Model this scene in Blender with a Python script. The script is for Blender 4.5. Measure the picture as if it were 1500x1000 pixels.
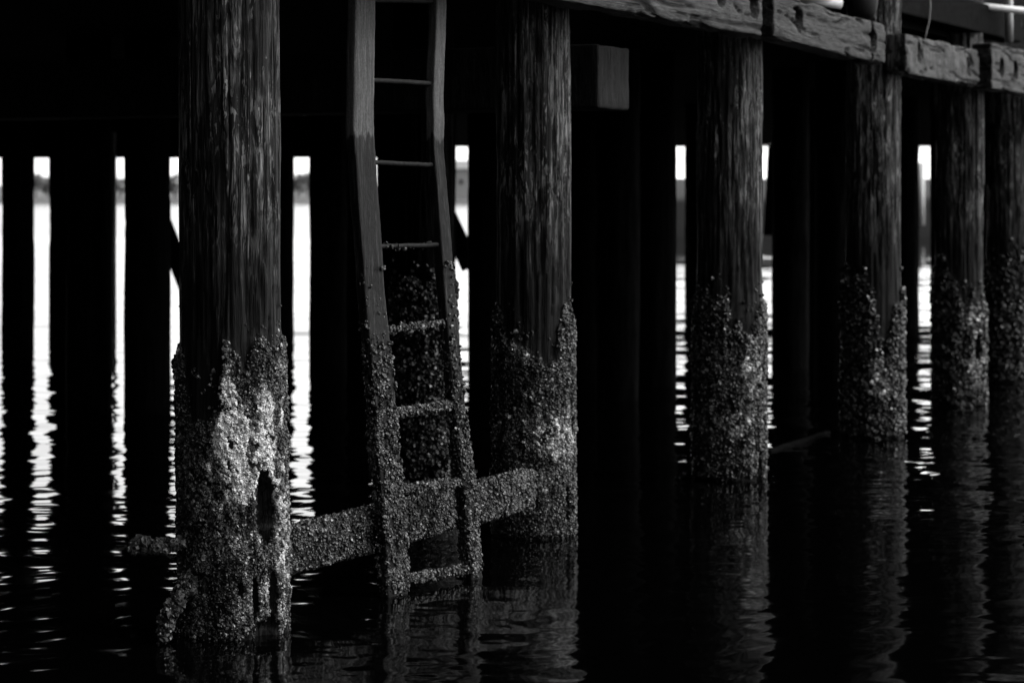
import bpy, math
import numpy as np

# ------------------------------------------------------------------ scene, camera, light
for o in list(bpy.data.objects):
    bpy.data.objects.remove(o, do_unlink=True)
scene = bpy.context.scene
COL = scene.collection
H = 1.506            # eye height over the water
F = 3500.0           # focal length in photo pixels (84 mm on a 36 mm frame)
HOR = 290.0
U = 8.17 / F         # metres per pixel at the first pile

cam_d = bpy.data.cameras.new("camera")
cam = bpy.data.objects.new("camera", cam_d)
COL.objects.link(cam)
cam.location = (0, 0, H)
cam.rotation_euler = (math.radians(90), 0, 0)
cam_d.lens = 84.0
cam_d.sensor_width = 36.0
cam_d.shift_y = -0.14
cam_d.clip_start = 0.1
cam_d.clip_end = 6000
cam_d.dof.use_dof = True
cam_d.dof.focus_distance = 8.6
cam_d.dof.aperture_fstop = 3.8
cam_d.dof.aperture_blades = 7
scene.camera = cam

SUN_AZ = math.radians(98)     # clockwise from straight ahead: from the open water on the right
SUN_EL = math.radians(40)
world = bpy.data.worlds.new("World")
scene.world = world
world.use_nodes = True
nt = world.node_tree
nt.nodes.clear()
sky = nt.nodes.new("ShaderNodeTexSky")
sky.sky_type = 'NISHITA'
sky.sun_disc = False
sky.sun_elevation = SUN_EL
sky.sun_rotation = SUN_AZ
sky.air_density = 1.0
sky.dust_density = 4.0
bw = nt.nodes.new("ShaderNodeRGBToBW")
bg = nt.nodes.new("ShaderNodeBackground")
bg.inputs["Strength"].default_value = 0.14
wo = nt.nodes.new("ShaderNodeOutputWorld")
nt.links.new(sky.outputs[0], bw.inputs[0])
# a bright cloud sheet in front of the clear sky: the day is overcast
wtc = nt.nodes.new("ShaderNodeTexCoord")
wns = nt.nodes.new("ShaderNodeTexNoise")
wns.inputs["Scale"].default_value = 2.2
wns.inputs["Detail"].default_value = 5
nt.links.new(wtc.outputs["Generated"], wns.inputs["Vector"])
wmr = nt.nodes.new("ShaderNodeMapRange")
wdot = nt.nodes.new("ShaderNodeVectorMath")
wdot.operation = 'DOT_PRODUCT'
wdot.inputs[1].default_value = (0.80, 0.55, 0.15)      # cloud shaped bright ahead and right, dim behind left, to side-light the piles
nt.links.new(wtc.outputs["Generated"], wdot.inputs[0])
wadd = nt.nodes.new("ShaderNodeMath")
wadd.operation = 'MULTIPLY_ADD'
wadd.inputs[1].default_value = 0.7
nt.links.new(wns.outputs["Fac"], wadd.inputs[0])
nt.links.new(wdot.outputs["Value"], wadd.inputs[2])
wmr.inputs["From Min"].default_value = 0.05
wmr.inputs["From Max"].default_value = 1.1
wmr.inputs["To Min"].default_value = 0.15
wmr.inputs["To Max"].default_value = 12.0
nt.links.new(wadd.outputs[0], wmr.inputs["Value"])
wmx = nt.nodes.new("ShaderNodeMixRGB")
wmx.inputs[0].default_value = 0.80
nt.links.new(bw.outputs[0], wmx.inputs[1])
nt.links.new(wmr.outputs[0], wmx.inputs[2])
nt.links.new(wmx.outputs[0], bg.inputs[0])
nt.links.new(bg.outputs[0], wo.inputs[0])

sun_d = bpy.data.lights.new("sun", 'SUN')
sun_d.energy = 0.9
sun_d.angle = math.radians(14)
sun = bpy.data.objects.new("sun", sun_d)
COL.objects.link(sun)
from mathutils import Vector
sv = Vector((math.sin(SUN_AZ) * math.cos(SUN_EL), math.cos(SUN_AZ) * math.cos(SUN_EL), math.sin(SUN_EL)))
sun.rotation_euler = sv.to_track_quat('Z', 'Y').to_euler()
sun.location = (6, -2, 8)

vs = scene.view_settings
scene.display_settings.display_device = 'sRGB'
vs.view_transform = 'Standard'
vs.look = 'None'
vs.exposure = 1.1
vs.gamma = 1.0
scene.render.engine = 'CYCLES'
cy = scene.cycles
cy.max_bounces = 6
cy.diffuse_bounces = 3
cy.glossy_bounces = 4
cy.transmission_bounces = 2
cy.caustics_reflective = False
cy.caustics_refractive = False
cy.use_denoising = True

# ------------------------------------------------------------------ helpers
rng = np.random.default_rng(7)


def W(px, y, D):
    """world point whose picture is photo pixel (px, y) at depth D"""
    return np.array([(px - 750.0) / F * D, D, H - (y - HOR) / F * D])


def _hash(ix, iy, iz, seed):
    h = (ix * 374761393 + iy * 668265263 + iz * 2147483647 + seed * 1274126177) & 0xffffffff
    h = ((h ^ (h >> 13)) * 1274126177) & 0xffffffff
    h = ((h ^ (h >> 16)) * 2246822519) & 0xffffffff
    return ((h ^ (h >> 15)) & 0xffffff) / float(0xffffff)


def vnoise(p, seed=0):
    p = np.asarray(p, float)
    i = np.floor(p).astype(np.int64)
    f = p - i
    f = f * f * (3 - 2 * f)
    r = 0
    for a in (0, 1):
        wa = f[:, 0] if a else 1 - f[:, 0]
        for b in (0, 1):
            wb = f[:, 1] if b else 1 - f[:, 1]
            for c in (0, 1):
                wc = f[:, 2] if c else 1 - f[:, 2]
                r = r + wa * wb * wc * _hash(i[:, 0] + a, i[:, 1] + b, i[:, 2] + c, seed)
    return r


def fbm(p, seed=0, octv=3):
    s, a, t = 0, 1.0, 0
    p = np.asarray(p, float)
    for k in range(octv):
        s = s + a * vnoise(p * 2 ** k + 17.3 * k, seed + k)
        t += a
        a *= 0.5
    return s / t          # 0..1


def smooth(a, b, x):
    t = np.clip((x - a) / (b - a), 0, 1)
    return t * t * (3 - 2 * t)


def orient(V, faces):
    """flip closed shapes whose faces look inwards"""
    c = V.mean(0)
    vol = 0.0
    for f in faces:
        a, b, d = V[f[:, 0]] - c, V[f[:, 1]] - c, V[f[:, 2]] - c
        vol += (a * np.cross(b, d)).sum()
        if f.shape[1] == 4:
            e = V[f[:, 3]] - c
            vol += (a * np.cross(d, e)).sum()
    return [f[:, ::-1].copy() for f in faces] if vol < 0 else faces


def make_obj(name, V, faces, mat, parent=None, loc=(0, 0, 0), tone=None, shade=True):
    """faces: list of (n,k) int arrays"""
    me = bpy.data.meshes.new(name)
    V = np.asarray(V, np.float32)
    if tone is None and name not in ("water", "shore", "crown"):
        faces = orient(V.astype(float), faces)
    loops = np.concatenate([f.reshape(-1) for f in faces]).astype(np.int32)
    tot = np.concatenate([np.full(len(f), f.shape[1]) for f in faces]).astype(np.int32)
    start = np.concatenate([[0], np.cumsum(tot)[:-1]]).astype(np.int32)
    me.vertices.add(len(V))
    me.vertices.foreach_set("co", V.reshape(-1))
    me.loops.add(len(loops))
    me.loops.foreach_set("vertex_index", loops)
    me.polygons.add(len(tot))
    me.polygons.foreach_set("loop_start", start)
    me.polygons.foreach_set("loop_total", tot)
    me.update(calc_edges=True)
    me.polygons.foreach_set("use_smooth", np.full(len(tot), shade))
    if tone is not None:
        at = me.attributes.new("tone", 'FLOAT', 'POINT')
        at.data.foreach_set("value", np.asarray(tone, np.float32))
    me.materials.append(mat)
    ob = bpy.data.objects.new(name, me)
    COL.objects.link(ob)
    ob.location = loc
    if parent is not None:
        ob.parent = parent
    return ob


def tag(o, label=None, cat=None, group=None, kind=None):
    if label: o["label"] = label
    if cat: o["category"] = cat
    if group: o["group"] = group
    if kind: o["kind"] = kind
    return o


def empty(name, loc=(0, 0, 0)):
    o = bpy.data.objects.new(name, None)
    COL.objects.link(o)
    o.location = loc
    o.empty_display_size = 0.1
    return o


def tube(path, radii, seg=12, ends=True, jitter=0.0, seed=0):
    path = np.asarray(path, float)
    n = len(path)
    radii = np.broadcast_to(np.asarray(radii, float), (n,))
    tang = np.gradient(path, axis=0)
    tang /= np.linalg.norm(tang, axis=1)[:, None]
    ref = np.array([0.0, 0, 1]) if abs(tang[0, 2]) < 0.9 else np.array([1.0, 0, 0])
    V = []
    a = np.linspace(0, 2 * math.pi, seg, endpoint=False)
    for i in range(n):
        s = np.cross(tang[i], ref); s /= np.linalg.norm(s)
        t = np.cross(s, tang[i])
        V.append(path[i] + radii[i] * (np.cos(a)[:, None] * s + np.sin(a)[:, None] * t))
    V = np.concatenate(V)
    if jitter:
        V = V + (fbm(V * 30, seed)[:, None] - 0.5) * 2 * jitter
    i = np.arange(n - 1)[:, None] * seg
    j = np.arange(seg)[None, :]
    Q = np.stack([i + j, i + (j + 1) % seg, i + seg + (j + 1) % seg, i + seg + j], -1).reshape(-1, 4)
    faces = [Q]
    if ends:
        c0, c1 = len(V), len(V) + 1
        V = np.concatenate([V, path[:1], path[-1:]])
        k = np.arange(seg)
        faces.append(np.stack([np.full(seg, c0), (k + 1) % seg, k], -1))
        b = (n - 1) * seg
        faces.append(np.stack([np.full(seg, c1), b + k, b + (k + 1) % seg], -1))
    return V, faces


def grid_box(size, res, bevel=0.01):
    """gridded rounded box centred on 0; returns V, Q"""
    hs = np.array(size) / 2.0
    axes = []
    for k in range(3):
        n = max(1, int(round((2 * hs[k] - 2 * bevel) / res)))
        inner = np.linspace(-hs[k] + bevel, hs[k] - bevel, n + 1)
        axes.append(np.concatenate([[-hs[k], -hs[k] + bevel * 0.4], inner, [hs[k] - bevel * 0.4, hs[k]]]))
    Vs, Qs, off = [], [], 0
    for k in range(3):
        a, b = (k + 1) % 3, (k + 2) % 3
        A, B = np.meshgrid(axes[a], axes[b], indexing='ij')
        na, nb = A.shape
        for sgn in (-1, 1):
            P = np.zeros((na * nb, 3))
            P[:, a] = A.ravel(); P[:, b] = B.ravel(); P[:, k] = sgn * hs[k]
            i = np.arange(na - 1)[:, None] * nb
            j = np.arange(nb - 1)[None, :]
            q = np.stack([i + j, i + nb + j, i + nb + j + 1, i + j + 1], -1).reshape(-1, 4)
            if sgn < 0:
                q = q[:, ::-1]
            Vs.append(P); Qs.append(q + off); off += len(P)
    V = np.concatenate(Vs); Q = np.concatenate(Qs)
    key = np.round(V * 1e5).astype(np.int64)
    _, idx, inv = np.unique(key, axis=0, return_index=True, return_inverse=True)
    V = V[idx]; Q = inv.reshape(-1)[Q]
    inner = np.clip(V, -(hs - bevel), hs - bevel)
    q = V - inner
    nq = np.linalg.norm(q, axis=1)[:, None]
    N = q / np.maximum(nq, 1e-9)
    V = inner + N * bevel
    return V, Q, N


def tri_area(V, faces):
    T = []
    for f in faces:
        if f.shape[1] == 4:
            T.append(f[:, [0, 1, 2]]); T.append(f[:, [0, 2, 3]])
        else:
            T.append(f)
    T = np.concatenate(T)
    a = V[T[:, 1]] - V[T[:, 0]]
    b = V[T[:, 2]] - V[T[:, 0]]
    c = np.cross(a, b)
    l = np.linalg.norm(c, axis=1)
    return T, l / 2, c / np.maximum(l, 1e-12)[:, None]


SEG = 6
_a = np.linspace(0, 2 * math.pi, SEG, endpoint=False)
_rings = [(0.9, -0.25), (1.08, 0.35), (0.62, 0.95)]
BV = np.concatenate([np.stack([r * np.cos(_a), r * np.sin(_a), np.full(SEG, h)], 1) for r, h in _rings] + [np.array([[0, 0, 0.72]])])
_q = []
for k in range(2):
    for j in range(SEG):
        _q.append((k * SEG + j, k * SEG + (j + 1) % SEG, (k + 1) * SEG + (j + 1) % SEG, (k + 1) * SEG + j))
BQ = np.array(_q)
BT = np.array([(2 * SEG + j, 2 * SEG + (j + 1) % SEG, 3 * SEG) for j in range(SEG)])
EYE = np.array([0.4, 0, 1.2])


def scatter(V, faces, density, prob, size, tonef, origin=(0, 0, 0), back=-0.35, lift=0.006):
    """blobs of barnacle and mussel over a surface (local coordinates); returns mesh arrays"""
    T, area, nrm = tri_area(V, orient(V, faces))
    origin = np.asarray(origin, float)
    cen = V[T].mean(1) + origin
    view = EYE - cen
    view /= np.linalg.norm(view, axis=1)[:, None]
    ok = ((nrm * view).sum(1) > back) & (cen[:, 2] > -0.06)
    w = area * ok
    n = int(w.sum() * density)
    t = rng.choice(len(T), n, p=w / w.sum())
    r1, r2 = rng.random(n), rng.random(n)
    s = np.sqrt(r1)
    P = V[T[t, 0]] * (1 - s)[:, None] + V[T[t, 1]] * (s * (1 - r2))[:, None] + V[T[t, 2]] * (s * r2)[:, None]
    N = nrm[t]
    keep = rng.random(n) < prob(P + origin, N)
    keep &= rng.random(n) < smooth(-0.01, 0.05, P[:, 2] + origin[2] + 0.09 * (fbm((P + origin) * 16, 91, 3) - 0.5))
    P, N = P[keep], N[keep]
    n = len(P)
    if n == 0:
        return None
    N = N + rng.normal(0, 0.38, (n, 3))
    N /= np.linalg.norm(N, axis=1)[:, None]
    ref = rng.normal(0, 1, (n, 3))
    A = np.cross(N, ref); A /= np.linalg.norm(A, axis=1)[:, None]
    B = np.cross(N, A)
    sz = size * np.exp(rng.normal(0, 0.48, n))
    sz = np.minimum(sz, size * 2.3)
    el = 1 + np.abs(rng.normal(0, 0.35, n))
    hgt = sz * rng.uniform(0.6, 1.5, n)
    P = P + N * (rng.random(n) ** 2 * lift)[:, None]
    wob = 1 + rng.normal(0, 0.13, (n, len(BV)))
    X = BV[None, :, 0] * wob * (sz * el)[:, None]
    Y = BV[None, :, 1] * wob * sz[:, None]
    Z = BV[None, :, 2] * wob * hgt[:, None]
    VV = P[:, None, :] + X[..., None] * A[:, None, :] + Y[..., None] * B[:, None, :] + Z[..., None] * N[:, None, :]
    off = (np.arange(n) * len(BV))[:, None, None]
    Q = (BQ[None] + off).reshape(-1, 4)
    TT = (BT[None] + off).reshape(-1, 3)
    tone = tonef(P + origin, N)
    tv = np.repeat(tone[:, None], len(BV), 1)
    tv[:, 2 * SEG:3 * SEG] += 0.10 * (tone > 0.25)[:, None]  # tip highlight put into the rim tone
    tv[:, 3 * SEG] *= 0.4  # shade of the pit put into its tone
    return VV.reshape(-1, 3), [Q, TT], tv.reshape(-1)


# ------------------------------------------------------------------ materials
def nmat(name):
    m = bpy.data.materials.new(name)
    m.use_nodes = True
    n = m.node_tree
    b = n.nodes["Principled BSDF"]
    return m, n, b


def grey(v):
    return (v, v, v, 1)


def ramp(n, fac, stops):
    r = n.nodes.new("ShaderNodeValToRGB")
    e = r.color_ramp.elements
    e[0].position, e[0].color = stops[0][0], grey(stops[0][1])
    e[1].position, e[1].color = stops[-1][0], grey(stops[-1][1])
    for p, v in stops[1:-1]:
        x = e.new(p); x.color = grey(v)
    n.links.new(fac, r.inputs[0])
    return r.outputs[0]


def math_n(n, op, a, b=None):
    m = n.nodes.new("ShaderNodeMath"); m.operation = op
    for k, v in enumerate((a, b)):
        if v is None: continue
        if isinstance(v, (int, float)): m.inputs[k].default_value = v
        else: n.links.new(v, m.inputs[k])
    return m.outputs[0]


def noise_n(n, vec, scale, detail=4, rough=0.55, dist=0.0):
    t = n.nodes.new("ShaderNodeTexNoise")
    t.inputs["Scale"].default_value = scale
    t.inputs["Detail"].default_value = detail
    t.inputs["Roughness"].default_value = rough
    t.inputs["Distortion"].default_value = dist
    n.links.new(vec, t.inputs["Vector"])
    return t.outputs["Fac"]


def mapping(n, vec, scale, loc=(0, 0, 0)):
    m = n.nodes.new("ShaderNodeMapping")
    m.inputs["Scale"].default_value = scale
    m.inputs["Location"].default_value = loc
    n.links.new(vec, m.inputs["Vector"])
    return m.outputs[0]


def wood(name, along=2, spec=0.12, rot=0.0, dark=0.010, mid=0.035, pale=0.16, tide=None, rough=0.55, patch=0.56, bump=0.95):
    """weathered timber: stretched grain, drying cracks, pale worn patches; below the tide mark it is dark and wet"""
    m, n, b = nmat(name)
    geo = n.nodes.new("ShaderNodeTexCoord")
    obj = geo.outputs["Object"]
    oi = n.nodes.new("ShaderNodeObjectInfo")
    vm = n.nodes.new("ShaderNodeVectorMath"); vm.operation = 'ADD'
    sc = n.nodes.new("ShaderNodeVectorMath"); sc.operation = 'SCALE'
    sc.inputs[0].default_value = (37, 21, 13)
    n.links.new(oi.outputs["Random"], sc.inputs["Scale"])
    n.links.new(obj, vm.inputs[0]); n.links.new(sc.outputs[0], vm.inputs[1])
    v = vm.outputs[0]
    if rot:
        mr0 = n.nodes.new("ShaderNodeMapping")
        mr0.inputs["Rotation"].default_value = (0, 0, rot)
        n.links.new(v, mr0.inputs["Vector"])
        v = mr0.outputs[0]
    s1 = [1, 1, 1]; s1[along] = 0.025
    s2 = [1, 1, 1]; s2[along] = 0.07
    s3 = [1, 1, 1]; s3[along] = 0.22
    grain = noise_n(n, mapping(n, v, s1), 230, 4, 0.65, 0.3)
    streak = noise_n(n, mapping(n, v, s2), 75, 5, 0.68, 0.5)
    patchn = noise_n(n, mapping(n, v, s3), 9, 5, 0.62, 0.8)
    crackn = noise_n(n, mapping(n, v, s1), 48, 3, 0.5, 0.3)
    crack = math_n(n, 'ABSOLUTE', math_n(n, 'SUBTRACT', crackn, 0.5))
    crackm = ramp(n, crack, [(0.0, 0.0), (0.016, 0.08), (0.04, 1.0), (1.0, 1.0)])
    pm = ramp(n, patchn, [(0.0, 0), (patch - 0.03, 0), (patch + 0.05, 1), (1, 1)])
    sm = ramp(n, streak, [(0.0, 0.0), (0.45, 0.06), (0.60, 1.0), (1.0, 1.0)])
    pale_f = math_n(n, 'MULTIPLY', pm, sm)
    if tide is not None:
        sep = n.nodes.new("ShaderNodeSeparateXYZ")
        gp = n.nodes.new("ShaderNodeNewGeometry")
        n.links.new(gp.outputs["Position"], sep.inputs[0])
        zz = math_n(n, 'ADD', sep.outputs[2], math_n(n, 'MULTIPLY', math_n(n, 'SUBTRACT', streak, 0.5), 0.9))
        mr = n.nodes.new("ShaderNodeMapRange")
        mr.inputs["From Min"].default_value = tide - 0.12
        mr.inputs["From Max"].default_value = tide + 0.22
        n.links.new(zz, mr.inputs["Value"])
        dry = mr.outputs[0]
        pale_f = math_n(n, 'MULTIPLY', pale_f, dry)
    base = ramp(n, grain, [(0.25, dark), (0.75, mid)])
    s4 = [1, 1, 1]; s4[along] = 0.20
    fl = noise_n(n, mapping(n, v, s4), 42, 6, 0.72, 1.2)
    flz = noise_n(n, mapping(n, v, s3, (5, 3, 1)), 6, 4, 0.6, 0.6)
    fleck = math_n(n, 'MULTIPLY', ramp(n, fl, [(0, 0), (0.535, 0), (0.56, 1), (1, 1)]), ramp(n, flz, [(0, 0), (0.45, 0), (0.52, 1), (1, 1)]))
    if tide is not None:
        fleck = math_n(n, 'MULTIPLY', fleck, dry)
    pale_f = math_n(n, 'MAXIMUM', pale_f, fleck)
    blot = ramp(n, noise_n(n, mapping(n, v, s4, (9, 2, 4)), 13, 5, 0.65, 0.8), [(0, 0.25), (0.42, 0.3), (0.5, 1), (1, 1)])
    mx = n.nodes.new("ShaderNodeMixRGB")
    n.links.new(pale_f, mx.inputs[0]); n.links.new(base, mx.inputs[1])
    pal = ramp(n, grain, [(0.3, pale * 0.35), (0.7, pale)])
    n.links.new(pal, mx.inputs[2])
    mu = n.nodes.new("ShaderNodeMixRGB"); mu.blend_type = 'MULTIPLY'; mu.inputs[0].default_value = 1
    n.links.new(mx.outputs[0], mu.inputs[1]); n.links.new(math_n(n, "MULTIPLY", crackm, blot), mu.inputs[2])
    n.links.new(mu.outputs[0], b.inputs["Base Color"])
    b.inputs["Roughness"].default_value = rough
    b.inputs["Specular IOR Level"].default_value = spec
    hsum = math_n(n, 'ADD', math_n(n, 'MULTIPLY', grain, 0.5), math_n(n, 'ADD', math_n(n, 'MULTIPLY', crackm, 0.5), math_n(n, 'MULTIPLY', pale_f, 0.5)))
    bp = n.nodes.new("ShaderNodeBump")
    bp.inputs["Strength"].default_value = bump
    bp.inputs["Distance"].default_value = 0.006
    n.links.new(hsum, bp.inputs["Height"])
    n.links.new(bp.outputs[0], b.inputs["Normal"])
    return m


def simple(name, lo, hi, scale=20, rough=0.6, metal=0.0, bump=0.2, spec=0.5):
    m, n, b = nmat(name)
    tc = n.nodes.new("ShaderNodeTexCoord")
    f = noise_n(n, tc.outputs["Object"], scale, 5, 0.6)
    n.links.new(ramp(n, f, [(0.3, lo), (0.7, hi)]), b.inputs["Base Color"])
    b.inputs["Roughness"].default_value = rough
    b.inputs["Metallic"].default_value = metal
    b.inputs["Specular IOR Level"].default_value = spec
    bp = n.nodes.new("ShaderNodeBump")
    bp.inputs["Strength"].default_value = bump
    bp.inputs["Distance"].default_value = 0.004
    n.links.new(f, bp.inputs["Height"]); n.links.new(bp.outputs[0], b.inputs["Normal"])
    return m


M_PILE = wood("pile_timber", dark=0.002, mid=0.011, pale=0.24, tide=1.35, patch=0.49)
M_PILE_SHADED = wood("shaded_pile_timber", spec=0.02, dark=0.0015, mid=0.003, pale=0.004, rough=0.8)  # pile timber blackened: the shade under the deck is put into its colour
M_BEAM = wood("beam_timber", along=0, rot=-1.122, dark=0.0008, mid=0.0055, pale=0.045, patch=0.46, bump=0.9)
M_BEAM_STREAK = wood("streaked_beam_timber", along=2, dark=0.0015, mid=0.008, pale=0.15, patch=0.50, bump=0.8)
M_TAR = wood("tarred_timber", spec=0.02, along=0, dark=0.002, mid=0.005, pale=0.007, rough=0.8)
M_CAP = wood("cap_timber", along=2, dark=0.003, mid=0.006, pale=0.02, rough=0.7)
M_STEEL = simple("rusted_steel", 0.004, 0.015, 60, 0.7, 0.0, spec=0.1)
M_PIPE = simple("painted_pipe", 0.42, 0.55, 30, 0.35)
M_GREYPIPE = simple("galvanised_pipe", 0.16, 0.24, 30, 0.4, 0.2)
M_RUBBER = simple("black_rubber", 0.003, 0.008, 25, 0.6, spec=0.15)
M_ROPE = simple("faded_cord", 0.15, 0.22, 200, 0.8)
M_BUILD = simple("grey_render_wall", 0.30, 0.38, 2, 0.8)
M_WHITE = simple("white_boards", 0.6, 0.7, 2, 0.7)
M_FOL = simple("foliage", 0.10, 0.30, 1.5, 0.7, spec=0.2)
M_BARK = simple("bark", 0.05, 0.09, 6, 0.9)
M_BANK = simple("riprap_bank", 0.05, 0.13, 0.6, 0.9)


def ladder_mat():
    m, n, b = nmat("weathered_ladder_rail")
    tc = n.nodes.new("ShaderNodeTexCoord")
    gp = n.nodes.new("ShaderNodeNewGeometry")
    st = noise_n(n, mapping(n, tc.outputs["Object"], (1, 1, 0.06)), 110, 5, 0.7, 0.4)
    fine = noise_n(n, mapping(n, tc.outputs["Object"], (1, 1, 0.4)), 260, 3, 0.7)
    edge = noise_n(n, mapping(n, tc.outputs["Object"], (1, 1, 0.5)), 26, 5, 0.6, 0.4)
    sep = n.nodes.new("ShaderNodeSeparateXYZ")
    n.links.new(gp.outputs["Position"], sep.inputs[0])
    zz = math_n(n, 'ADD', sep.outputs[2], math_n(n, 'MULTIPLY', math_n(n, 'SUBTRACT', edge, 0.5), 0.16))
    mr = n.nodes.new("ShaderNodeMapRange")
    mr.inputs["From Min"].default_value = 1.735
    mr.inputs["From Max"].default_value = 1.755
    n.links.new(zz, mr.inputs["Value"])
    mx = n.nodes.new("ShaderNodeMixRGB")
    n.links.new(mr.outputs[0], mx.inputs[0])
    wet = ramp(n, st, [(0.35, 0.0012), (0.55, 0.006), (0.66, 0.035)])
    n.links.new(wet, mx.inputs[1])
    s2 = math_n(n, 'ADD', math_n(n, 'MULTIPLY', st, 0.6), math_n(n, 'MULTIPLY', fine, 0.4))
    n.links.new(ramp(n, s2, [(0.32, 0.018), (0.48, 0.05), (0.62, 0.105)]), mx.inputs[2])
    n.links.new(mx.outputs[0], b.inputs["Base Color"])
    b.inputs["Roughness"].default_value = 0.6
    b.inputs["Specular IOR Level"].default_value = 0.12
    bp = n.nodes.new("ShaderNodeBump")
    bp.inputs["Strength"].default_value = 0.9; bp.inputs["Distance"].default_value = 0.005
    n.links.new(s2, bp.inputs["Height"]); n.links.new(bp.outputs[0], b.inputs["Normal"])
    return m


M_LADDER = ladder_mat()


def crust_mat():
    m, n, b = nmat("barnacles_and_mussels")
    at = n.nodes.new("ShaderNodeAttribute"); at.attribute_name = "tone"
    tc = n.nodes.new("ShaderNodeTexCoord")
    f = noise_n(n, tc.outputs["Object"], 500, 2, 0.6)
    t2 = math_n(n, 'ADD', at.outputs["Fac"], math_n(n, 'MULTIPLY', math_n(n, 'SUBTRACT', f, 0.5), 0.25))
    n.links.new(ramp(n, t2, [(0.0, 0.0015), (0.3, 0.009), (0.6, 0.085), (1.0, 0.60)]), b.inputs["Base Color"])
    b.inputs["Roughness"].default_value = 0.30
    b.inputs["Specular IOR Level"].default_value = 0.38
    return m


M_CRUST = crust_mat()


def water_mat():
    m, n, b = nmat("dark_sea_water")
    gp = n.nodes.new("ShaderNodeNewGeometry")
    sep = n.nodes.new("ShaderNodeSeparateXYZ")
    n.links.new(gp.outputs["Position"], sep.inputs[0])
    mr = n.nodes.new("ShaderNodeMapRange")
    mr.inputs["From Min"].default_value = 84
    mr.inputs["From Max"].default_value = 105
    mr.inputs["To Min"].default_value = 0.015
    mr.inputs["To Max"].default_value = 0.14
    n.links.new(sep.outputs[1], mr.inputs["Value"])
    m2 = n.nodes.new("ShaderNodeMapRange")        # fine ruffles close to the boat, glassy further in
    m2.inputs["From Min"].default_value = 8.5
    m2.inputs["From Max"].default_value = 14.5
    m2.inputs["To Min"].default_value = 0.045
    m2.inputs["To Max"].default_value = 0.0
    n.links.new(sep.outputs[1], m2.inputs["Value"])
    n.links.new(math_n(n, 'ADD', mr.outputs[0], m2.outputs[0]), b.inputs["Roughness"])
    b.inputs["Base Color"].default_value = grey(0.0004)
    b.inputs["IOR"].default_value = 1.333
    b.inputs["Specular IOR Level"].default_value = 0.16
    return m


M_WATER = water_mat()

# ------------------------------------------------------------------ water
def build_water():
    D0, D1 = 5.6, 89.0
    nr, nc = 2300, 480
    inv = np.linspace(1 / D0, 1 / D1, nr)
    D = 1 / inv
    half = 0.26 * D + 1.2
    u = np.linspace(-1, 1, nc)
    X = half[:, None] * u[None, :]
    Y = np.repeat(D[:, None], nc, 1)
    step = np.gradient(D)[:, None] * np.ones((1, nc))
    stepx = (2 * half / nc)[:, None] * np.ones((1, nc))
    Z = np.zeros_like(X)
    r = np.random.default_rng(3)
    nw = 110
    lam = np.exp(r.uniform(math.log(0.07), math.log(2.8), nw))
    ang = math.radians(86) + r.normal(0, 1, nw) * np.where(lam < 0.7, math.radians(58), math.radians(26))
    ph = r.uniform(0, 6.28, nw)
    # domain warp so the ripples do not look like straight sine trains
    wx = 0.12 * np.sin(X * 1.9 + 0.7 * Y) + 0.07 * np.sin(2.7 * Y - 1.3 * X + 1)
    wy = 0.10 * np.sin(X * 2.3 - 0.9 * Y + 2) + 0.06 * np.sin(3.1 * X + 1.7 * Y)
    gust = 0.75 + 0.35 * np.sin(0.55 * X + 0.31 * Y + 1.0) * np.sin(0.23 * Y - 0.4 * X)
    for i in range(nw):
        k = 2 * math.pi / lam[i]
        kx, ky = k * math.cos(ang[i]), k * math.sin(ang[i])
        slope = 0.0056 * (lam[i] / 0.5) ** (-0.12) if lam[i] > 0.2 else 0.0042
        a = slope / k
        res = np.abs(ky) * step + np.abs(kx) * stepx
        fade = 1 - smooth(1.2, 2.4, res)
        if lam[i] < 0.35:
            fade = fade * (1 + 1.7 * (1 - smooth(8, 16, Y)))
        Z += a * fade * np.sin(kx * (X + wx) + ky * (Y + wy) + ph[i])
    Z *= gust * (0.45 + 0.90 * smooth(13, 27, Y) + 0.75 * smooth(0.6, 2.2, X) * smooth(9, 14, Y) * (1 - smooth(26, 36, Y)))
    edge = smooth(0, 0.03, 1 - np.abs(u))[None, :] * smooth(0, 12, np.arange(nr))[:, None] * smooth(0, 40, nr - 1 - np.arange(nr))[:, None]
    Z *= edge
    V = np.stack([X, Y, Z], -1).reshape(-1, 3)
    i = np.arange(nr - 1)[:, None] * nc
    j = np.arange(nc - 1)[None, :]
    Q = np.stack([i + j, i + j + 1, i + nc + j + 1, i + nc + j], -1).reshape(-1, 4)
    n0 = len(V)
    R = 4000.0
    V = np.concatenate([V, [[-R, -60, 0], [R, -60, 0], [R, R, 0], [-R, R, 0]]])
    a, b_, c, d = 0, nc - 1, (nr - 1) * nc + nc - 1, (nr - 1) * nc
    Q2 = np.array([[n0, n0 + 1, b_, a], [n0 + 1, n0 + 2, c, b_], [n0 + 2, n0 + 3, d, c], [n0 + 3, n0, a, d]])
    w = make_obj("water", V, [Q, Q2], M_WATER)
    tag(w, kind="structure")


build_water()

# ------------------------------------------------------------------ outer row of piles
ROW = np.array([1.062, 2.206, 0.0]) / 2.448
NRM = np.array([0.901, -0.434, 0.0])


def rowpt(k, off=0.0, z=0.0):
    return np.array([-0.969, 8.17, 0.0]) + k * np.array([1.062, 2.206, 0]) + off * NRM + np.array([0, 0, z])


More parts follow.
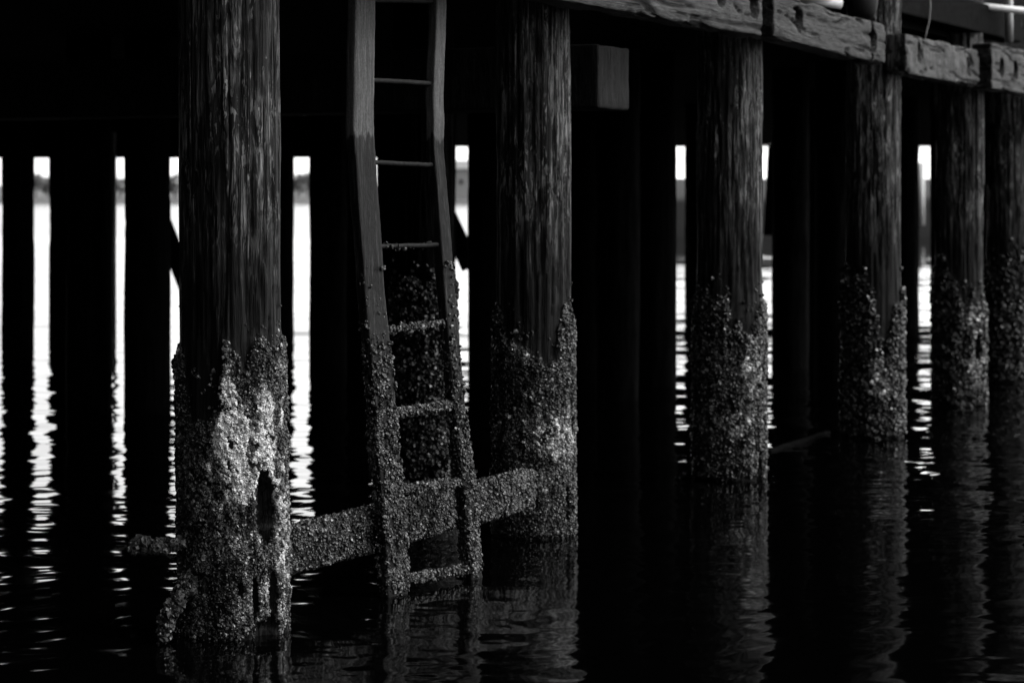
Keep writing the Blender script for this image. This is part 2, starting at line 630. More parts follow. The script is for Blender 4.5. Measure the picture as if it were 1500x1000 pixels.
def pile_mesh(rad, z0, z1, top, seed, res=0.008, taper=0.0, lean=0.0, base_y=935, hollows=(), crustz=None):
    """surface grid (local to the pile foot at water level)"""
    nseg = int(2 * math.pi * rad / res)
    nz = int((z1 - z0) / (res * 1.6))
    th = np.linspace(0, 2 * math.pi, nseg, endpoint=False)
    z = np.linspace(z0, z1, nz)
    T, Z = np.meshgrid(th, z, indexing='xy')
    T = T.ravel(); Z = Z.ravel()
    c, s = np.sin(T), -np.cos(T)                     # T=0 faces the camera (-Y)
    R = rad * (1 + taper * (top - Z))
    R = R + 0.010 * (fbm(np.stack([c * 2, s * 2, Z * 0.7], 1), seed, 3) - 0.5) * 2
    R = R + 0.006 * (fbm(np.stack([c * 14, s * 14, Z * 1.2], 1), seed + 5, 3) - 0.5) * 2
    R = R + 0.0035 * (fbm(np.stack([c * 45, s * 45, Z * 3], 1), seed + 9, 2) - 0.5) * 2
    cr = np.abs(fbm(np.stack([c * 7, s * 7, Z * 0.35], 1), seed + 11, 2) - 0.5)
    R = R - 0.017 * (1 - smooth(0.0, 0.020, cr)) * smooth(0.9, 1.2, Z)
    pl = fbm(np.stack([c * 9, s * 9, Z * 2.2], 1), seed + 61, 4)
    R = R - 0.006 * smooth(0.50, 0.515, pl) * smooth(0.8, 1.1, Z) - 0.004 * smooth(0.58, 0.59, pl)
    if crustz is not None:
        cz = crustz(c, Z)
        R = R + cz * (0.004 + 0.018 * fbm(np.stack([c * 9, s * 9, Z * 14], 1), seed + 21, 3) + 0.010 * (fbm(np.stack([c * 26, s * 26, Z * 40], 1), seed + 24, 2) - 0.4))
    for (hu, hz, ru, rz, dep) in hollows:
        front = s < 0
        jag = 0.55 * (fbm(np.stack([c * 26, s * 26, Z * 22], 1), seed + 31, 3) - 0.5)
        d = np.sqrt(((c - hu) / ru) ** 2 + ((Z - hz) / rz) ** 2) + jag
        R = R - np.where(front, dep * (1 - smooth(0.75, 1.05, d)), 0)
    V = np.stack([R * c + lean * (1 - Z / top), R * s, Z], 1)
    i = np.arange(nz - 1)[:, None] * nseg
    j = np.arange(nseg)[None, :]
    Q = np.stack([i + j, i + (j + 1) % nseg, i + nseg + (j + 1) % nseg, i + nseg + j], -1).reshape(-1, 4)
    ct = len(V)
    V = np.concatenate([V, [[0, 0, z1 - 0.004]]])
    b = (nz - 1) * nseg
    k = np.arange(nseg)
    return V, [Q, np.stack([np.full(nseg, ct), b + k, b + (k + 1) % nseg], -1)]


def make_pile(px, r, rad, label, bound, bright, seed, res=0.008, lean=0.0, hollows=(), size=0.0065, dens=17000,
              base_tone=0.30, group="outer piles of the wharf", mat=None, top=3.05, name="timber_pile"):
    D = 8.17 * r
    x0 = (px - 750) * r * U
    y2z = lambda y: H * (1 - (y - HOR) * r / 645.0)
    bu = np.array([b[0] for b in bound]); bz = np.array([y2z(b[1]) for b in bound])

    def cz(c, Z):
        edge = np.interp(c, bu, bz)
        nz = (fbm(np.stack([c * 6, Z * 9, Z * 0 + seed], 1), seed + 40, 3) - 0.5) * 0.22
        return smooth(-0.03, 0.05, edge + nz - Z)
    hz = [(hu, y2z(hy), ru, ry * r * U, dep) for (hu, hy, ru, ry, dep) in hollows]
    V, faces = pile_mesh(rad, -0.7, top, top, seed, res, lean=lean, hollows=hz, crustz=cz)
    p = make_obj(name, V, faces, mat or M_PILE, loc=(x0, D, 0))
    tag(p, label, "pile", group)

    def uval(P):
        return np.clip((P[:, 0] - x0 - lean * (1 - P[:, 2] / top)) / (rad * 1.05), -1, 1)

    def prob(P, N):
        u = uval(P)
        m = cz(u, P[:, 2])
        pr = m * (0.12 + 0.88 * smooth(0.40, 0.50, fbm(P * 24, seed + 50, 4) + 0.05 * m))
        strag = np.interp(u, bu, bz) + 0.16 - P[:, 2]
        pr = np.maximum(pr, 0.10 * (strag > 0) * smooth(0.58, 0.66, fbm(P * 34, seed + 51, 2)))
        for (hu, hzz, ru, rz, dep) in hz:
            d = np.sqrt(((u - hu) / ru) ** 2 + ((P[:, 2] - hzz) / rz) ** 2)
            pr = pr * smooth(0.88, 1.10, d + 0.3 * (fbm(P * 60, 3, 2) - 0.5))
        return pr

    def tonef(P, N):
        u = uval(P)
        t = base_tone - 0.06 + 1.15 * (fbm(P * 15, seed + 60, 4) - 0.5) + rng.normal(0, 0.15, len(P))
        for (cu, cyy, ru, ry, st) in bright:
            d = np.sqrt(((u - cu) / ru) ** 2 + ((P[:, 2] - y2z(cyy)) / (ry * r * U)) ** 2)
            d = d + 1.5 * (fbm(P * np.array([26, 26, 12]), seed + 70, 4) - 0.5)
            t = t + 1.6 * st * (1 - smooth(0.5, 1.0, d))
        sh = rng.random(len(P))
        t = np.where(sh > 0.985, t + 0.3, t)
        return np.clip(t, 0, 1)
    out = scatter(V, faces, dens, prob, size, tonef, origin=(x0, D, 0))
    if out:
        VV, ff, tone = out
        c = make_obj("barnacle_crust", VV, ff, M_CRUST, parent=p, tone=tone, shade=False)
        c["kind"] = "stuff"
    return p


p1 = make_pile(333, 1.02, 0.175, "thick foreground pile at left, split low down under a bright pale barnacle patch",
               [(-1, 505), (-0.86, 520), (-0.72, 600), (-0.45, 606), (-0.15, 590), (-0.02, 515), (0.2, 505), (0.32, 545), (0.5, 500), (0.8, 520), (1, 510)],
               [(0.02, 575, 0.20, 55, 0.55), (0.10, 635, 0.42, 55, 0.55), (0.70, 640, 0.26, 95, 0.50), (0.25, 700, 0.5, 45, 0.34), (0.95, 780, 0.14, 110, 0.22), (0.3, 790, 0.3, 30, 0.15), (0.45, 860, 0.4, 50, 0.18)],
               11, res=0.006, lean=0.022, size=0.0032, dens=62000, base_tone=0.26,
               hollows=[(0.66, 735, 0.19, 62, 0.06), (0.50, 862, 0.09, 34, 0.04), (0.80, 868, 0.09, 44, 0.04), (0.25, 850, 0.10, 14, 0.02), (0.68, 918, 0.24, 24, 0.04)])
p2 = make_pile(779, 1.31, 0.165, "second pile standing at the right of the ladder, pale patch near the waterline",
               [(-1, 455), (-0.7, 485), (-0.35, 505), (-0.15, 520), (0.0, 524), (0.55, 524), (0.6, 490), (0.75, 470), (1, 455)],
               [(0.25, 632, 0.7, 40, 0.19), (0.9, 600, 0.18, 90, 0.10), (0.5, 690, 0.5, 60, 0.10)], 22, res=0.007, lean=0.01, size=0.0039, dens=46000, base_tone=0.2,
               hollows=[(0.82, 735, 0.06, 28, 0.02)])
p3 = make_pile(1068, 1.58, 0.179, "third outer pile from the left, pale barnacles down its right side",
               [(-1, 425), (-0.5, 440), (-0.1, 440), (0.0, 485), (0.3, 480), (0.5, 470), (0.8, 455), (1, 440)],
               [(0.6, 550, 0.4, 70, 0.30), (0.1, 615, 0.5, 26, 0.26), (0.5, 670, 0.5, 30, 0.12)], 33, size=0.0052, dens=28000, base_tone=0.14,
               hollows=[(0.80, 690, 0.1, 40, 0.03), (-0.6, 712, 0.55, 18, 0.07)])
p4 = make_pile(1279, 1.85, 0.176, "fourth outer pile from the left, between two beam ends, with a dull crust",
               [(-1, 395), (-0.4, 420), (-0.1, 440), (0.2, 540), (0.5, 470), (0.8, 430), (1, 425)],
               [(0.1, 560, 0.6, 60, 0.15)], 44, hollows=[(0.74, 66, 0.14, 14, 0.05)], size=0.0068, dens=16000, base_tone=0.08)
p5 = make_pile(1405, 2.13, 0.172, "fifth outer pile from the left, with a dark hollow in a pale crust",
               [(-1, 400), (-0.4, 410), (0.0, 440), (0.5, 450), (1, 430)],
               [(0.5, 470, 0.4, 35, 0.26), (0.4, 540, 0.5, 24, 0.28)], 55, size=0.008, dens=12000, base_tone=0.12,
               hollows=[(0.55, 505, 0.18, 22, 0.04)])
p6 = make_pile(1476, 2.40, 0.175, "last pile at the right edge, under the end beam",
               [(-1, 390), (0, 370), (1, 390)], [], 66, size=0.009, dens=7000, base_tone=0.08)


# broken pieces still fixed to the first pile
def crusted_rod(name, pts, rad, parent, seed, tone0=0.3, dens=20000):
    off = np.array(parent.location)
    P = np.array(pts, float)
    t = np.linspace(0, 1, 26)
    seg = np.linspace(0, 1, len(P))
    path = np.stack([np.interp(t, seg, P[:, k]) for k in range(3)], 1) - off
    V, f = tube(path, rad, 16, jitter=0.008, seed=seed)
    o = make_obj(name, V, f, M_PILE, parent=parent)
    out = scatter(V, f, dens, lambda p, n: 0.85 + 0 * p[:, 0], 0.0058,
                  lambda p, n: np.clip(tone0 + 0.5 * (fbm(p * 16, seed, 3) - 0.5) + rng.normal(0, 0.1, len(p)), 0, 1), origin=off)
    c = make_obj("barnacle_crust", out[0], out[1], M_CRUST, parent=o, tone=out[2], shade=False); c["kind"] = "stuff"
    return o


crusted_rod("broken_spur", [W(288, 845, 8.22), W(266, 868, 8.16), W(245, 905, 8.12), W(238, 945, 8.1)], np.interp(np.linspace(0, 1, 26), [0, .3, 1], [0.038, 0.022, 0.015]), p1, 81, 0.32)
crusted_rod("brace_stub", [W(300, 795, 8.2), W(194, 799, 8.3)], 0.017, p1, 82, 0.48, dens=20000)


# ------------------------------------------------------------------ beams bolted along the outer face
def row_matrix(V, center, d=ROW):
    n = np.array([d[1], -d[0], 0.0])
    return center + V[:, :1] * d + V[:, 1:2] * n + V[:, 2:3] * np.array([0, 0, 1.0])


def make_beam(k0, k1, zb, hgt, label, holes, seed, offc=0.20, thick=0.15, mat=None, worn=0.008, splits=(), cat="beam", grp="beams along the outer piles", name="timber_beam", res=0.012, z_tilt=0.0):
    """beam parallel to the pile row between bay positions k0 and k1; holes: (bay position, height share)"""
    L = (k1 - k0) * 2.448
    V, Q, N = grid_box((L, thick, hgt), res, 0.011)
    n1 = fbm(V * np.array([2.5, 12, 14]) + seed, seed, 4) - 0.5
    n2 = fbm(V * np.array([14, 40, 45]) + seed, seed + 3, 3) - 0.5
    crack = np.abs(fbm(V * np.array([0.9, 5, 13]) + seed, seed + 6, 2) - 0.5)
    V = V + N * (worn * 2 * n1 + worn * 0.9 * n2 - 0.018 * (1 - smooth(0, 0.03, crack)))[:, None]
    corner = (np.abs(V[:, 2]) > hgt / 2 - 0.035) & (np.abs(V[:, 1]) > thick / 2 - 0.035)
    V = V * np.where(corner[:, None], 1 - np.array([0, 0.16, 0.12]) * smooth(0.5, 0.75, fbm(V * np.array([4, 9, 9]), seed + 8, 3))[:, None], 1)
    hp = []
    for (kh, sh) in holes:
        cx = (kh - (k0 + k1) / 2) * 2.448
        czz = (sh - 0.5) * hgt
        hp.append((cx, czz))
        front = (V[:, 1] > thick / 2 - 0.04)
        # snap the rim so that the recess has a round edge
        dx, dz = V[:, 0] - cx, V[:, 2] - czz
        d = np.sqrt((dx / 0.058) ** 2 + (dz / 0.060) ** 2)
        V[:, 1] -= np.where(front, 0.07 * (1 - smooth(0.85, 1.15, d)), 0)
    for ks in splits:
        cx = (ks - (k0 + k1) / 2) * 2.448 + 0.01 * np.sin(V[:, 2] * 40)
        V[:, 1] -= np.where(V[:, 1] > 0, 0.06 * (1 - smooth(0.010, 0.022, np.abs(V[:, 0] - cx))), 0)
    V[:, 2] += z_tilt * V[:, 0] / L
    c = rowpt((k0 + k1) / 2, offc, zb + hgt / 2)
    base = rowpt((k0 + k1) / 2, offc, zb)
    ob = make_obj(name, row_matrix(V, c - base), [Q], mat or M_BEAM, loc=base)
    tag(ob, label, cat, grp)
    for (cx, czz) in hp:
        # bolt head deep in its recess
        A, Bf = tube([[0, -0.012, 0], [0, 0.0, 0], [0, 0.006, 0]], [0.022, 0.022, 0.018], 6)
        A = A + np.array([cx, thick / 2 - 0.06, czz])
        make_obj("bolt_head", row_matrix(A, c - base), Bf, M_STEEL, parent=ob, shade=False)
    return ob


make_beam(0.15, 1.885, 2.33, 0.27, "weathered beam crossing the top between the second and third piles",
          [(1.64, 0.66), (1.835, 0.56)], 101)
make_beam(1.955, 2.76, 2.315, 0.235, "weathered beam between the third and fourth piles, blunt split end",
          [(2.12, 0.56), (2.66, 0.52)], 102, z_tilt=-0.04, splits=(2.655,))
make_beam(3.07, 3.79, 2.275, 0.25, "pale streaked beam between the fourth and fifth piles",
          [(3.19, 0.6), (3.68, 0.5)], 103, offc=0.105, z_tilt=-0.01, mat=M_BEAM_STREAK)
make_beam(3.86, 5.8, 2.265, 0.32, "beam at the right edge, with two bolt holes close together",
          [(3.97, 0.5), (4.14, 0.5)], 104, offc=0.15)

# cross cap whose end shows right of the second pile
def make_cap(k, off, zb, label, w=0.38, h=0.30, length=9.0, mat=None):
    V, Q, N = grid_box((w, length, h), 0.03, 0.012)
    V = V + N * (0.012 * (fbm(V * np.array([9, 2, 9]), int(k * 10) + 5, 3) - 0.5))[:, None]
    base = rowpt(k, off, zb)
    c = np.array([0, 0, h / 2]) - NRM * (length / 2)
    ob = make_obj("cap_beam", row_matrix(V, c), [Q], mat or M_CAP, loc=base)
    tag(ob, label, "beam", "cap beams under the wharf")
    return ob


make_cap(1.455, -0.1, 1.93, "square end of a dark cap beam right of the second pile")

# deck, edge timbers and wharf shed
def row_box(name, k0, k1, off0, off1, z0, z1, mat, label=None, cat=None, kind=None, res=0.25, group=None):
    L = (k1 - k0) * 2.448
    Wd = abs(off1 - off0)
    V, Q, N = grid_box((L, Wd, z1 - z0), res, 0.015)
    base = rowpt((k0 + k1) / 2, (off0 + off1) / 2, z0)
    ob = make_obj(name, row_matrix(V, np.array([0, 0, (z1 - z0) / 2])), [Q], mat, loc=base, shade=False)
    tag(ob, label, cat, group, kind)
    return ob


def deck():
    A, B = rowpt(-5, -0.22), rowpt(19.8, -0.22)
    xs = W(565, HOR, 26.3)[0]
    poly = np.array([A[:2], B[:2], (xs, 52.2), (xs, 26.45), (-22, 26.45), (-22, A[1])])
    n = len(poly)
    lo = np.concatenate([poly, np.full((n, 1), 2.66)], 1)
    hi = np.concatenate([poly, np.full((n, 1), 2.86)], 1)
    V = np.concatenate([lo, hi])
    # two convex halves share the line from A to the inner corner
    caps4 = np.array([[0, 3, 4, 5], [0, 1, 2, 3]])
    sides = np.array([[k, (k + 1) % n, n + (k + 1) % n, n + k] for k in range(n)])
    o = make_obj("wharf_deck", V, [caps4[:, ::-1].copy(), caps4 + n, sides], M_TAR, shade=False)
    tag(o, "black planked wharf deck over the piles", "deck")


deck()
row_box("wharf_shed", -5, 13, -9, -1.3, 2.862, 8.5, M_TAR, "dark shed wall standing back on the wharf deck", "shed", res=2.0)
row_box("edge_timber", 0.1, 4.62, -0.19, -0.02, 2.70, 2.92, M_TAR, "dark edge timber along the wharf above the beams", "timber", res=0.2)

# ------------------------------------------------------------------ horizontal brace between pile 1 and 2
def make_brace():
    L = 2.36
    V, Q, N = grid_box((L, 0.07, 0.155), 0.012, 0.012)
    V = V + N * (0.008 * (fbm(V * 9, 5, 3) - 0.5))[:, None]
    base = rowpt(0.52, -0.03, 0.165)
    VV = row_matrix(V, np.array([0, 0, 0.078]))
    ob = make_obj("brace_timber", VV, [Q], M_PILE, loc=base)
    tag(ob, "crusted horizontal brace timber between the first two piles, behind the ladder", "brace")
    out = scatter(VV, [Q], 34000, lambda p, n: 0.25 + 0.75 * smooth(0.40, 0.50, fbm(p * 22, 14, 4)), 0.0039,
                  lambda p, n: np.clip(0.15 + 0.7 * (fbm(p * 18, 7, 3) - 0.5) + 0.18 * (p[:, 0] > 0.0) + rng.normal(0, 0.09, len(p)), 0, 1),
                  origin=base)
    c = make_obj("barnacle_crust", out[0], out[1], M_CRUST, parent=ob, tone=out[2], shade=False); c["kind"] = "stuff"


make_brace()

# ------------------------------------------------------------------ ladder
def make_ladder():
    DL, DR = 9.07, 9.48
    Lpts = [(-40, 531), (0, 530), (100, 528), (190, 527), (215, 529), (300, 534), (370, 540), (430, 543), (500, 551), (560, 557), (650, 562), (760, 572), (875, 578), (930, 580)]
    Rpts = [(-40, 642), (0, 641), (60, 640), (150, 636), (178, 638), (205, 636), (250, 640), (330, 646), (430, 653), (520, 661), (600, 668), (700, 679), (850, 693), (920, 698)]
    root = empty("ladder", tuple(W(578, 930, DL)))
    tag(root, "leaning wooden ladder with bent rails and thin rungs, lower half crusted with barnacles", "ladder")
    ro = np.array(root.location)
    crustV = []

    def centre(pts, D, y):
        ys = [p[0] for p in pts]; xs = [p[1] for p in pts]
        return W(np.interp(y, ys, xs), y, D)

    def rail(pts, D, w, t, seed, lift):
        ys = np.linspace(-40, 930, 230)
        C = np.array([centre(pts, D, y) for y in ys])
        kern = np.ones(9) / 9
        Cx = np.convolve(np.pad(C[:, 0], 4, mode='edge'), kern, 'valid')
        C[:, 0] = Cx
        # cross section outline, w across the row (NRM), t along it
        nw, ntk = 6, 12
        b = 0.003
        aw = np.linspace(-w / 2 + b, w / 2 - b, nw); at = np.linspace(-t / 2 + b, t / 2 - b, ntk)
        ring = [(a, -t / 2) for a in aw] + [(w / 2, a) for a in at] + [(a, t / 2) for a in aw[::-1]] + [(-w / 2, a) for a in at[::-1]]
        ring = np.array(ring)
        m = len(ring)
        RD = np.array([0.58, 0.815, 0]); RN = np.array([0.815, -0.58, 0])
        V = (C[:, None, :] + ring[None, :, :1] * RN + ring[None, :, 1:] * RD).reshape(-1, 3)
        rep = np.repeat(C, m, 0)
        nrm = V - rep; nrm /= np.linalg.norm(nrm, axis=1)[:, None]
        V = V + nrm * (0.004 * (fbm(V * np.array([8, 8, 5]), seed, 3) - 0.5) * 2 + 0.0015 * (fbm(V * 60, seed + 2, 2) - 0.5) * 2)[:, None]
        low = smooth(1.0, 0.6, V[:, 2])
        V = V + nrm * (low * (0.001 + 0.007 * (fbm(V * 22, seed + 4, 3) - 0.3)))[:, None]
        i = np.arange(len(C) - 1)[:, None] * m
        j = np.arange(m)[None, :]
        Q = np.stack([i + j, i + m + j, i + m + (j + 1) % m, i + (j + 1) % m], -1).reshape(-1, 4)
        V = V - ro
        T, ar, nn = tri_area(V, [Q])
        # make sure the faces look outwards
        cen = V[Q].mean(1)
        mid = (C - ro)[np.minimum(Q[:, 0] // m, len(C) - 1)]
        if ((nn[:len(Q)] * (cen - mid)).sum(1)).mean() < 0:
            Q = Q[:, ::-1].copy()
        o = make_obj("side_rail", V, [Q], M_LADDER, parent=root)

        def prob(p, n):
            full = smooth(1.08, 0.52, p[:, 2])
            sp = 0.10 * (p[:, 2] < 1.25) * smooth(0.5, 0.62, fbm(p * 30, seed, 2))
            return np.maximum(full * (0.15 + 0.85 * smooth(0.43, 0.52, fbm(p * np.array([24, 24, 15]), seed + 1, 4))), sp)

        def tone(p, n):
            return np.clip(0.17 + 0.7 * (fbm(p * 20, seed + 7, 3) - 0.5) + 0.14 * (n[:, 0] > 0.5) + rng.normal(0, 0.10, len(p)), 0, 1)  # grains facing right are toned paler, side light put into the colour
        out = scatter(V, [Q], 34000, prob, 0.0040, tone, origin=ro)
        c = make_obj("barnacle_crust", out[0], out[1], M_CRUST, parent=o, tone=out[2], shade=False); c["kind"] = "stuff"

    rail(Lpts, DL, 0.042, 0.122, 201, 0)
    rail(Rpts, DR, 0.042, 0.068, 202, 0)
    rungs = [(1, 3), (118, 122), (238, 241), (361, 358), (484, 474), (607, 593), (719, 706), (852, 832)]
    for q, (yl, yr) in enumerate(rungs):
        a = centre(Lpts, DL, yl); b = centre(Rpts, DR, yr)
        d = (b - a)
        a2, b2 = a + d * 0.03, b - d * 0.01
        t = np.linspace(0, 1, 24)[:, None]
        path = a2 * (1 - t) + b2 * t - ro
        path[:, 2] += 0.002 * np.sin(t[:, 0] * 3 + q)
        rad = 0.0095 if q < 5 else 0.012
        V, f = tube(path, rad, 14, jitter=0.0015 if q < 3 else 0.004, seed=q)
        o = make_obj("rung", V, f, M_STEEL, parent=root)
        if q >= 3:
            pk = [0, 0, 0, 0.02, 0.5, 0.9, 0.9, 0.95][q]
            out = scatter(V, f, 38000, lambda p, n: pk + 0 * p[:, 0], 0.0042,
                          lambda p, n: np.clip(0.27 + 0.5 * (fbm(p * 20, 9, 2) - 0.5) + rng.normal(0, 0.10, len(p)), 0, 1), origin=ro)
            if out:
                c = make_obj("barnacle_crust", out[0], out[1], M_CRUST, parent=o, tone=out[2], shade=False); c["kind"] = "stuff"


make_ladder()

# ------------------------------------------------------------------ dark piles further in under the wharf
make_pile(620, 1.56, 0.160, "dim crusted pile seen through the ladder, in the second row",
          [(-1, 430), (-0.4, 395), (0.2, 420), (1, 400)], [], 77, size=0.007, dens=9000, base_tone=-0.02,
          group="inner piles under the wharf", mat=M_PILE_SHADED, top=2.655)

inner = [
    (-33, 2.6, "black pile silhouette at the very left edge of the picture"),
    (26, 3.0, "black pile between the left edge and the first tall bright gap"),
    (95, 3.1, "far black pile bordering the right of the first tall bright gap"),
    (130, 2.12, "black pile bordering the left of the second bright gap with the grey pole"),
    (216, 2.10, "black pile between the second bright gap and the thick foreground pile"),
    (291, 2.6, "inner pile mostly hidden behind the thick foreground pile"),
    (409, 3.2, "black pile bordering the left of the bright gap right of the foreground pile"),
    (480, 2.6, "black pile bordering the right of the bright gap beside the ladder"),
    (527, 3.1, "far black pile behind the left rail of the ladder"),
    (576, 2.8, "far black pile behind the upper rungs of the ladder"),
    (645, 3.0, "far black pile behind the right rail of the ladder"),
    (712, 2.6, "black pile bordering the left of the second outer pile"),
    (857, 2.6, "inner black pile just right of the second outer pile"),
    (905, 2.2, "inner black pile below the cap beam end"),
    (960, 2.35, "black pile bordering the left of the bright gap before the third outer pile"),
    (1023, 3.6, "far black pile bordering the right of the gap before the third outer pile"),
    (1158, 2.6, "inner black pile bordering the right of the thin gap after the third outer pile"),
    (1222, 2.5, "inner black pile left of the fourth outer pile"),
    (1192, 3.2, "far black pile between the third and fourth outer piles, deepest in the shade"),
    (1326, 3.4, "far black pile bordering the left of the bright gap after the fourth outer pile"),
    (1386, 3.0, "far black pile bordering the right of the last bright gap"),
    (1452, 3.3, "far black pile between the fifth outer pile and the right edge"),
]
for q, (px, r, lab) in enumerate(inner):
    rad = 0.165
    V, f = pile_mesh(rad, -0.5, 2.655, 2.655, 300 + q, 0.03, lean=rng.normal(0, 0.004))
    o = make_obj("timber_pile", V, f, M_PILE_SHADED, loc=((px - 750) * r * U, 8.17 * r, 0))
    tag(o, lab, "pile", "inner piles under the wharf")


def plain_beam(name, a, b, w, h, mat, label, cat, group=None, res=0.2):
    a = np.array(a, float); b = np.array(b, float)
    L = np.linalg.norm(b - a)
    V, Q, N = grid_box((L, w, h), res, 0.012)
    V = V + N * (0.012 * (fbm(V * np.array([3, 9, 9]), 4, 3) - 0.5))[:, None]
    d = (b - a) / L
    n = np.cross(d, [0, 0, 1.0]); n /= np.linalg.norm(n)
    up = np.cross(n, d)
    VV = (b - a) / 2 + V[:, :1] * d + V[:, 1:2] * n + V[:, 2:3] * up
    o = make_obj(name, VV, [Q], mat, loc=tuple(a))
    tag(o, label, cat, group)
    return o


# far edge of the wharf: fascia timbers whose undersides close the gaps
def fascia(px0, px1, D, ybot, label):
    zb = H + (HOR - ybot) / F * D
    a = W(px0, HOR, D); b = W(px1, HOR, D)
    h = 2.655 - zb
    a[2] = b[2] = zb + h / 2
    return plain_beam("fascia_timber", a, b, 0.25, h, M_TAR, label, "beam", "fascia timbers on the far side")


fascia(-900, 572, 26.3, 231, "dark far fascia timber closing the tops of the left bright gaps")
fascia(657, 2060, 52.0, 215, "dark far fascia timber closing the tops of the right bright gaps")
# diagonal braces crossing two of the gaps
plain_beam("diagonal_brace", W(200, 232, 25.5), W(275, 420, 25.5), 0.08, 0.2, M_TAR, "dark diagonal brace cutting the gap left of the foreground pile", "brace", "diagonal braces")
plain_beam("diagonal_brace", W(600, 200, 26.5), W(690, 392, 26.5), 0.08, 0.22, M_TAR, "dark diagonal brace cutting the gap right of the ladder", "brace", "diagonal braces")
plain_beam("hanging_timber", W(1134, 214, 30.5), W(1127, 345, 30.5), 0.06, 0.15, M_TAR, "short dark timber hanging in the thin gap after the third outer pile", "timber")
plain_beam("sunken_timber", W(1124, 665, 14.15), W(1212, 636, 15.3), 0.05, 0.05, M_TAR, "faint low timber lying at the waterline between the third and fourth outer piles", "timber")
# grey pole standing in the second gap
V, f = tube([(0, 0, -0.5), (0, 0, 1), (0, 0, 2.2)], 0.028, 12)
o = make_obj("pole", V, f, M_GREYPIPE, loc=tuple(W(166.5, 290, 25.0) * np.array([1, 1, 0])))
tag(o, "thin grey upright pole in the second bright gap from the left", "pole")

# ------------------------------------------------------------------ small things at the upper right
def pipe_obj(name, pts, rad, mat, label=None, cat=None, parent=None, seg=14):
    pts = np.array(pts, float)
    off = np.array(parent.location) if parent else pts[0]
    V, f = tube(pts - off, rad, seg)
    o = make_obj(name, V, f, mat, parent=parent, loc=(0, 0, 0) if parent else tuple(off))
    if label: tag(o, label, cat)
    return o


r0 = empty("pipe_railing", tuple(W(1415, 42, 17.6)))
tag(r0, "low pale pipe railing on two posts at the top right corner", "railing")
pipe_obj("rail_pipe", [W(1406, 7, 17.5), W(1450, 11, 17.5), W(1560, 22, 17.7)], 0.026, M_PIPE, parent=r0)
pipe_obj("post", [W(1416, 8, 17.65), W(1416, 42, 17.65)], 0.045, M_GREYPIPE, parent=r0)
pipe_obj("post", [W(1478, -30, 17.75), W(1478, 30, 17.75), W(1478, 62, 17.75)], 0.030, M_GREYPIPE, parent=r0)
pipe_obj("pale_pipe", [W(1140, -6, 14.2), W(1190, 1, 14.25), W(1232, 6, 14.3)], 0.030, M_PIPE, "pale pipe lying above the beam between third and fourth piles", "pipe")
pipe_obj("cord", [W(1362, -20, 16.0), W(1363, 10, 16.0), W(1361, 32, 16.0), W(1357, 48, 16.0), W(1354, 62, 16.0)], 0.005, M_ROPE,
         "thin pale cord hanging over the streaked beam", "cord", seg=8)
pipe_obj("rubber_fender", [W(1262, -30, 14.6), W(1262, 5, 14.6), W(1262, 20, 14.6), W(1262, 30, 14.6)], [0.10, 0.10, 0.09, 0.06], M_RUBBER,
         "black rounded rubber fender left of the fourth pile top", "fender", seg=24)

# ------------------------------------------------------------------ far shore
def build_shore():
    xs = np.linspace(-420, 420, 160)
    prof = [(596, -0.3), (602, 1.0), (606, 1.6), (640, 2.0), (900, 6.0), (1300, 5.0)]
    V = []
    for (y, z) in prof:
        for x in xs:
            V.append((x, y + 1.2 * math.sin(x * 0.11), z))
    V = np.array(V)
    V[:, 2] += (fbm(V * 0.3, 5, 3) - 0.5) * 0.7 * (V[:, 2] > 0)
    n = len(xs)
    i = np.arange(len(prof) - 1)[:, None] * n; j = np.arange(n - 1)[None, :]
    Q = np.stack([i + j, i + j + 1, i + n + j + 1, i + n + j], -1).reshape(-1, 4)
    tag(make_obj("shore", V, [Q], M_BANK), kind="structure")


build_shore()


def make_tree(px, D, h, label, seed, width=3.2):
    r = np.random.default_rng(seed)
    base = W(px, 290, D); base[2] = 1.7
    root = empty("tree", tuple(base))
    tag(root, label, "tree", "trees on the far shore")
    V, f = tube([(0, 0, -0.4), (0.1, 0, h * 0.3), (0.0, 0.1, h * 0.6)], [0.28, 0.2, 0.1], 8)
    make_obj("trunk", V, f, M_BARK, parent=root)
    cl = r.normal(0, 1, (26, 3)); cl /= np.linalg.norm(cl, axis=1)[:, None]
    cl = cl * r.uniform(0.35, 1, (26, 1)) * np.array([width, width, h * 0.40]) + np.array([0, 0, h * 0.58])
    n = 2600
    c = cl[r.integers(0, 26, n)] + r.normal(0, 0.42, (n, 3)) * np.array([1, 1, 0.8])
    a = r.normal(0, 1, (n, 3)); a /= np.linalg.norm(a, axis=1)[:, None]
    b = np.cross(a, r.normal(0, 1, (n, 3))); b /= np.linalg.norm(b, axis=1)[:, None]
    s = r.uniform(0.14, 0.3, (n, 1))
    VV = np.stack([c - a * s, c + b * s * 0.6, c + a * s, c - b * s * 0.6], 1).reshape(-1, 3)
    make_obj("crown", VV, [np.arange(n * 4).reshape(-1, 4)], M_FOL, parent=root, shade=False)


for q, (px, D, h, lab, w) in enumerate([
        (52, 612, 7.0, "pale tree on the far shore, left one in the first tall gap", 2.6),
        (70, 618, 6.2, "pale tree on the far shore, right one in the first tall gap", 2.8),
        (176, 612, 6.8, "pale tree on the far shore in the gap with the grey pole", 3.0),
        (256, 610, 6.6, "pale tree on the far shore left of the foreground pile", 2.8),
        (436, 612, 5.8, "pale tree on the far shore, left one in the gap beside the ladder", 2.4),
        (451, 620, 6.4, "pale tree on the far shore, right one in the gap beside the ladder", 2.4)]):
    make_tree(px, D, h, lab, 500 + q, w)

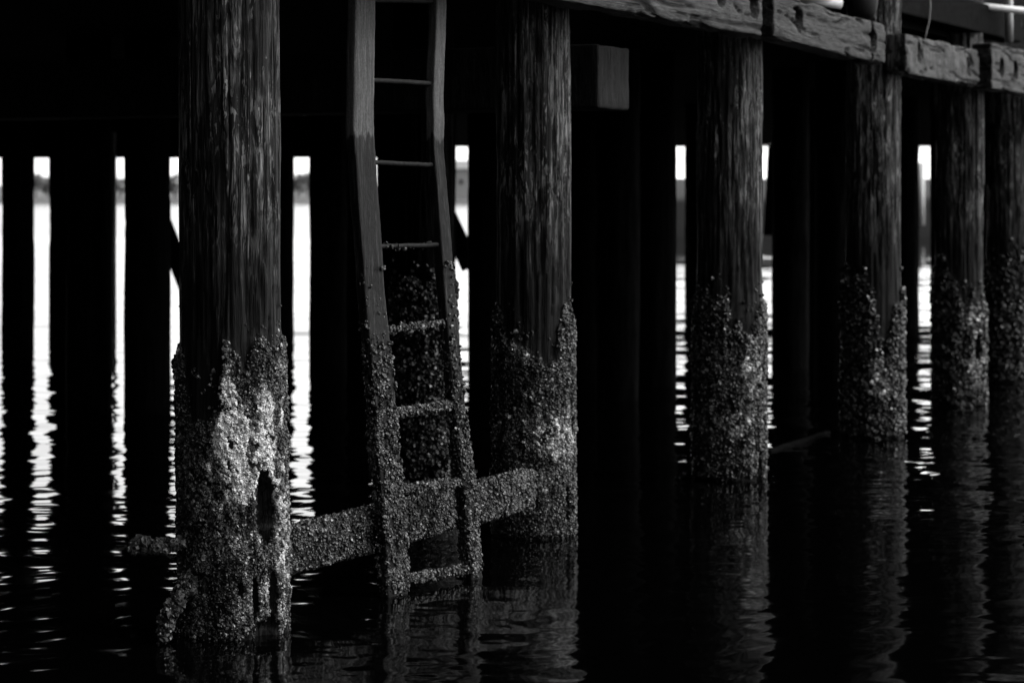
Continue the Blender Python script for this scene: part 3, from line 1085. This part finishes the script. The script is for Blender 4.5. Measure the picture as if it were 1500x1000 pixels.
# pale building filling the gap right of the ladder
def make_house(px, D, w, dpt, h, label, mat, z0=1.5):
    base = W(px, 290, D); base[2] = z0
    root = empty("building", tuple(base))
    tag(root, label, "building")
    V, Q, N = grid_box((w, dpt, h), 3.0, 0.05)
    make_obj("wall", V + np.array([0, 0, h / 2]), [Q], mat, parent=root, shade=False)
    R = np.array([(-w / 2 - .4, -dpt / 2 - .4, h + .003), (w / 2 + .4, -dpt / 2 - .4, h + .003), (w / 2 + .4, dpt / 2 + .4, h + .003), (-w / 2 - .4, dpt / 2 + .4, h + .003),
                  (-w / 2 - .4, 0, h + 2.2), (w / 2 + .4, 0, h + 2.2)])
    make_obj("roof", R, [np.array([[0, 1, 5, 4], [2, 3, 4, 5], [0, 3, 2, 1]]), np.array([[0, 4, 3], [1, 2, 5]])], M_GREYPIPE, parent=root, shade=False)
    for k in range(3):
        V, Q, N = grid_box((0.9, 0.08, 1.2), 1.0, 0.02)
        make_obj("window", V + np.array([(k - 1) * w * 0.3, -dpt / 2 - 0.03, h * 0.55]), [Q], M_RUBBER, parent=root, shade=False)


make_house(676, 612, 9, 8, 7.4, "pale far building in the gap right of the ladder", M_BUILD)

# quay wall across the water at the right
def quay():
    D = 91.0
    a = W(840, 290, D); b = W(1700, 290, D)
    a[2] = b[2] = 0.9
    o = plain_beam("quay_wall", a, b, 3.0, 2.66, M_BANKW, "grey quay wall across the water behind the right-hand gaps", "wall", res=1.0)
    V, Q, N = grid_box((9, 3, 1.6), 1.0, 0.05)
    return o


def quay_mat():
    m, n, b = nmat("quay_concrete")
    gp = n.nodes.new("ShaderNodeNewGeometry")
    sep = n.nodes.new("ShaderNodeSeparateXYZ")
    n.links.new(gp.outputs["Position"], sep.inputs[0])
    f = noise_n(n, gp.outputs["Position"], 1.6, 5, 0.6)
    zz = math_n(n, 'ADD', sep.outputs[2], math_n(n, 'MULTIPLY', math_n(n, 'SUBTRACT', f, 0.5), 0.5))
    mr = n.nodes.new("ShaderNodeMapRange")
    mr.inputs["From Min"].default_value = 1.35; mr.inputs["From Max"].default_value = 1.6
    n.links.new(zz, mr.inputs["Value"])
    n.links.new(ramp(n, mr.outputs[0], [(0, 0.04), (1, 0.22)]), b.inputs["Base Color"])
    b.inputs["Roughness"].default_value = 0.85
    return m


M_BANKW = quay_mat()
quay()
pipe_obj("mooring_post", [W(1350, 330, 88), W(1350, 238, 88)], 0.11, M_WHITE, "white mooring post before the quay wall in the last bright gap", "post")
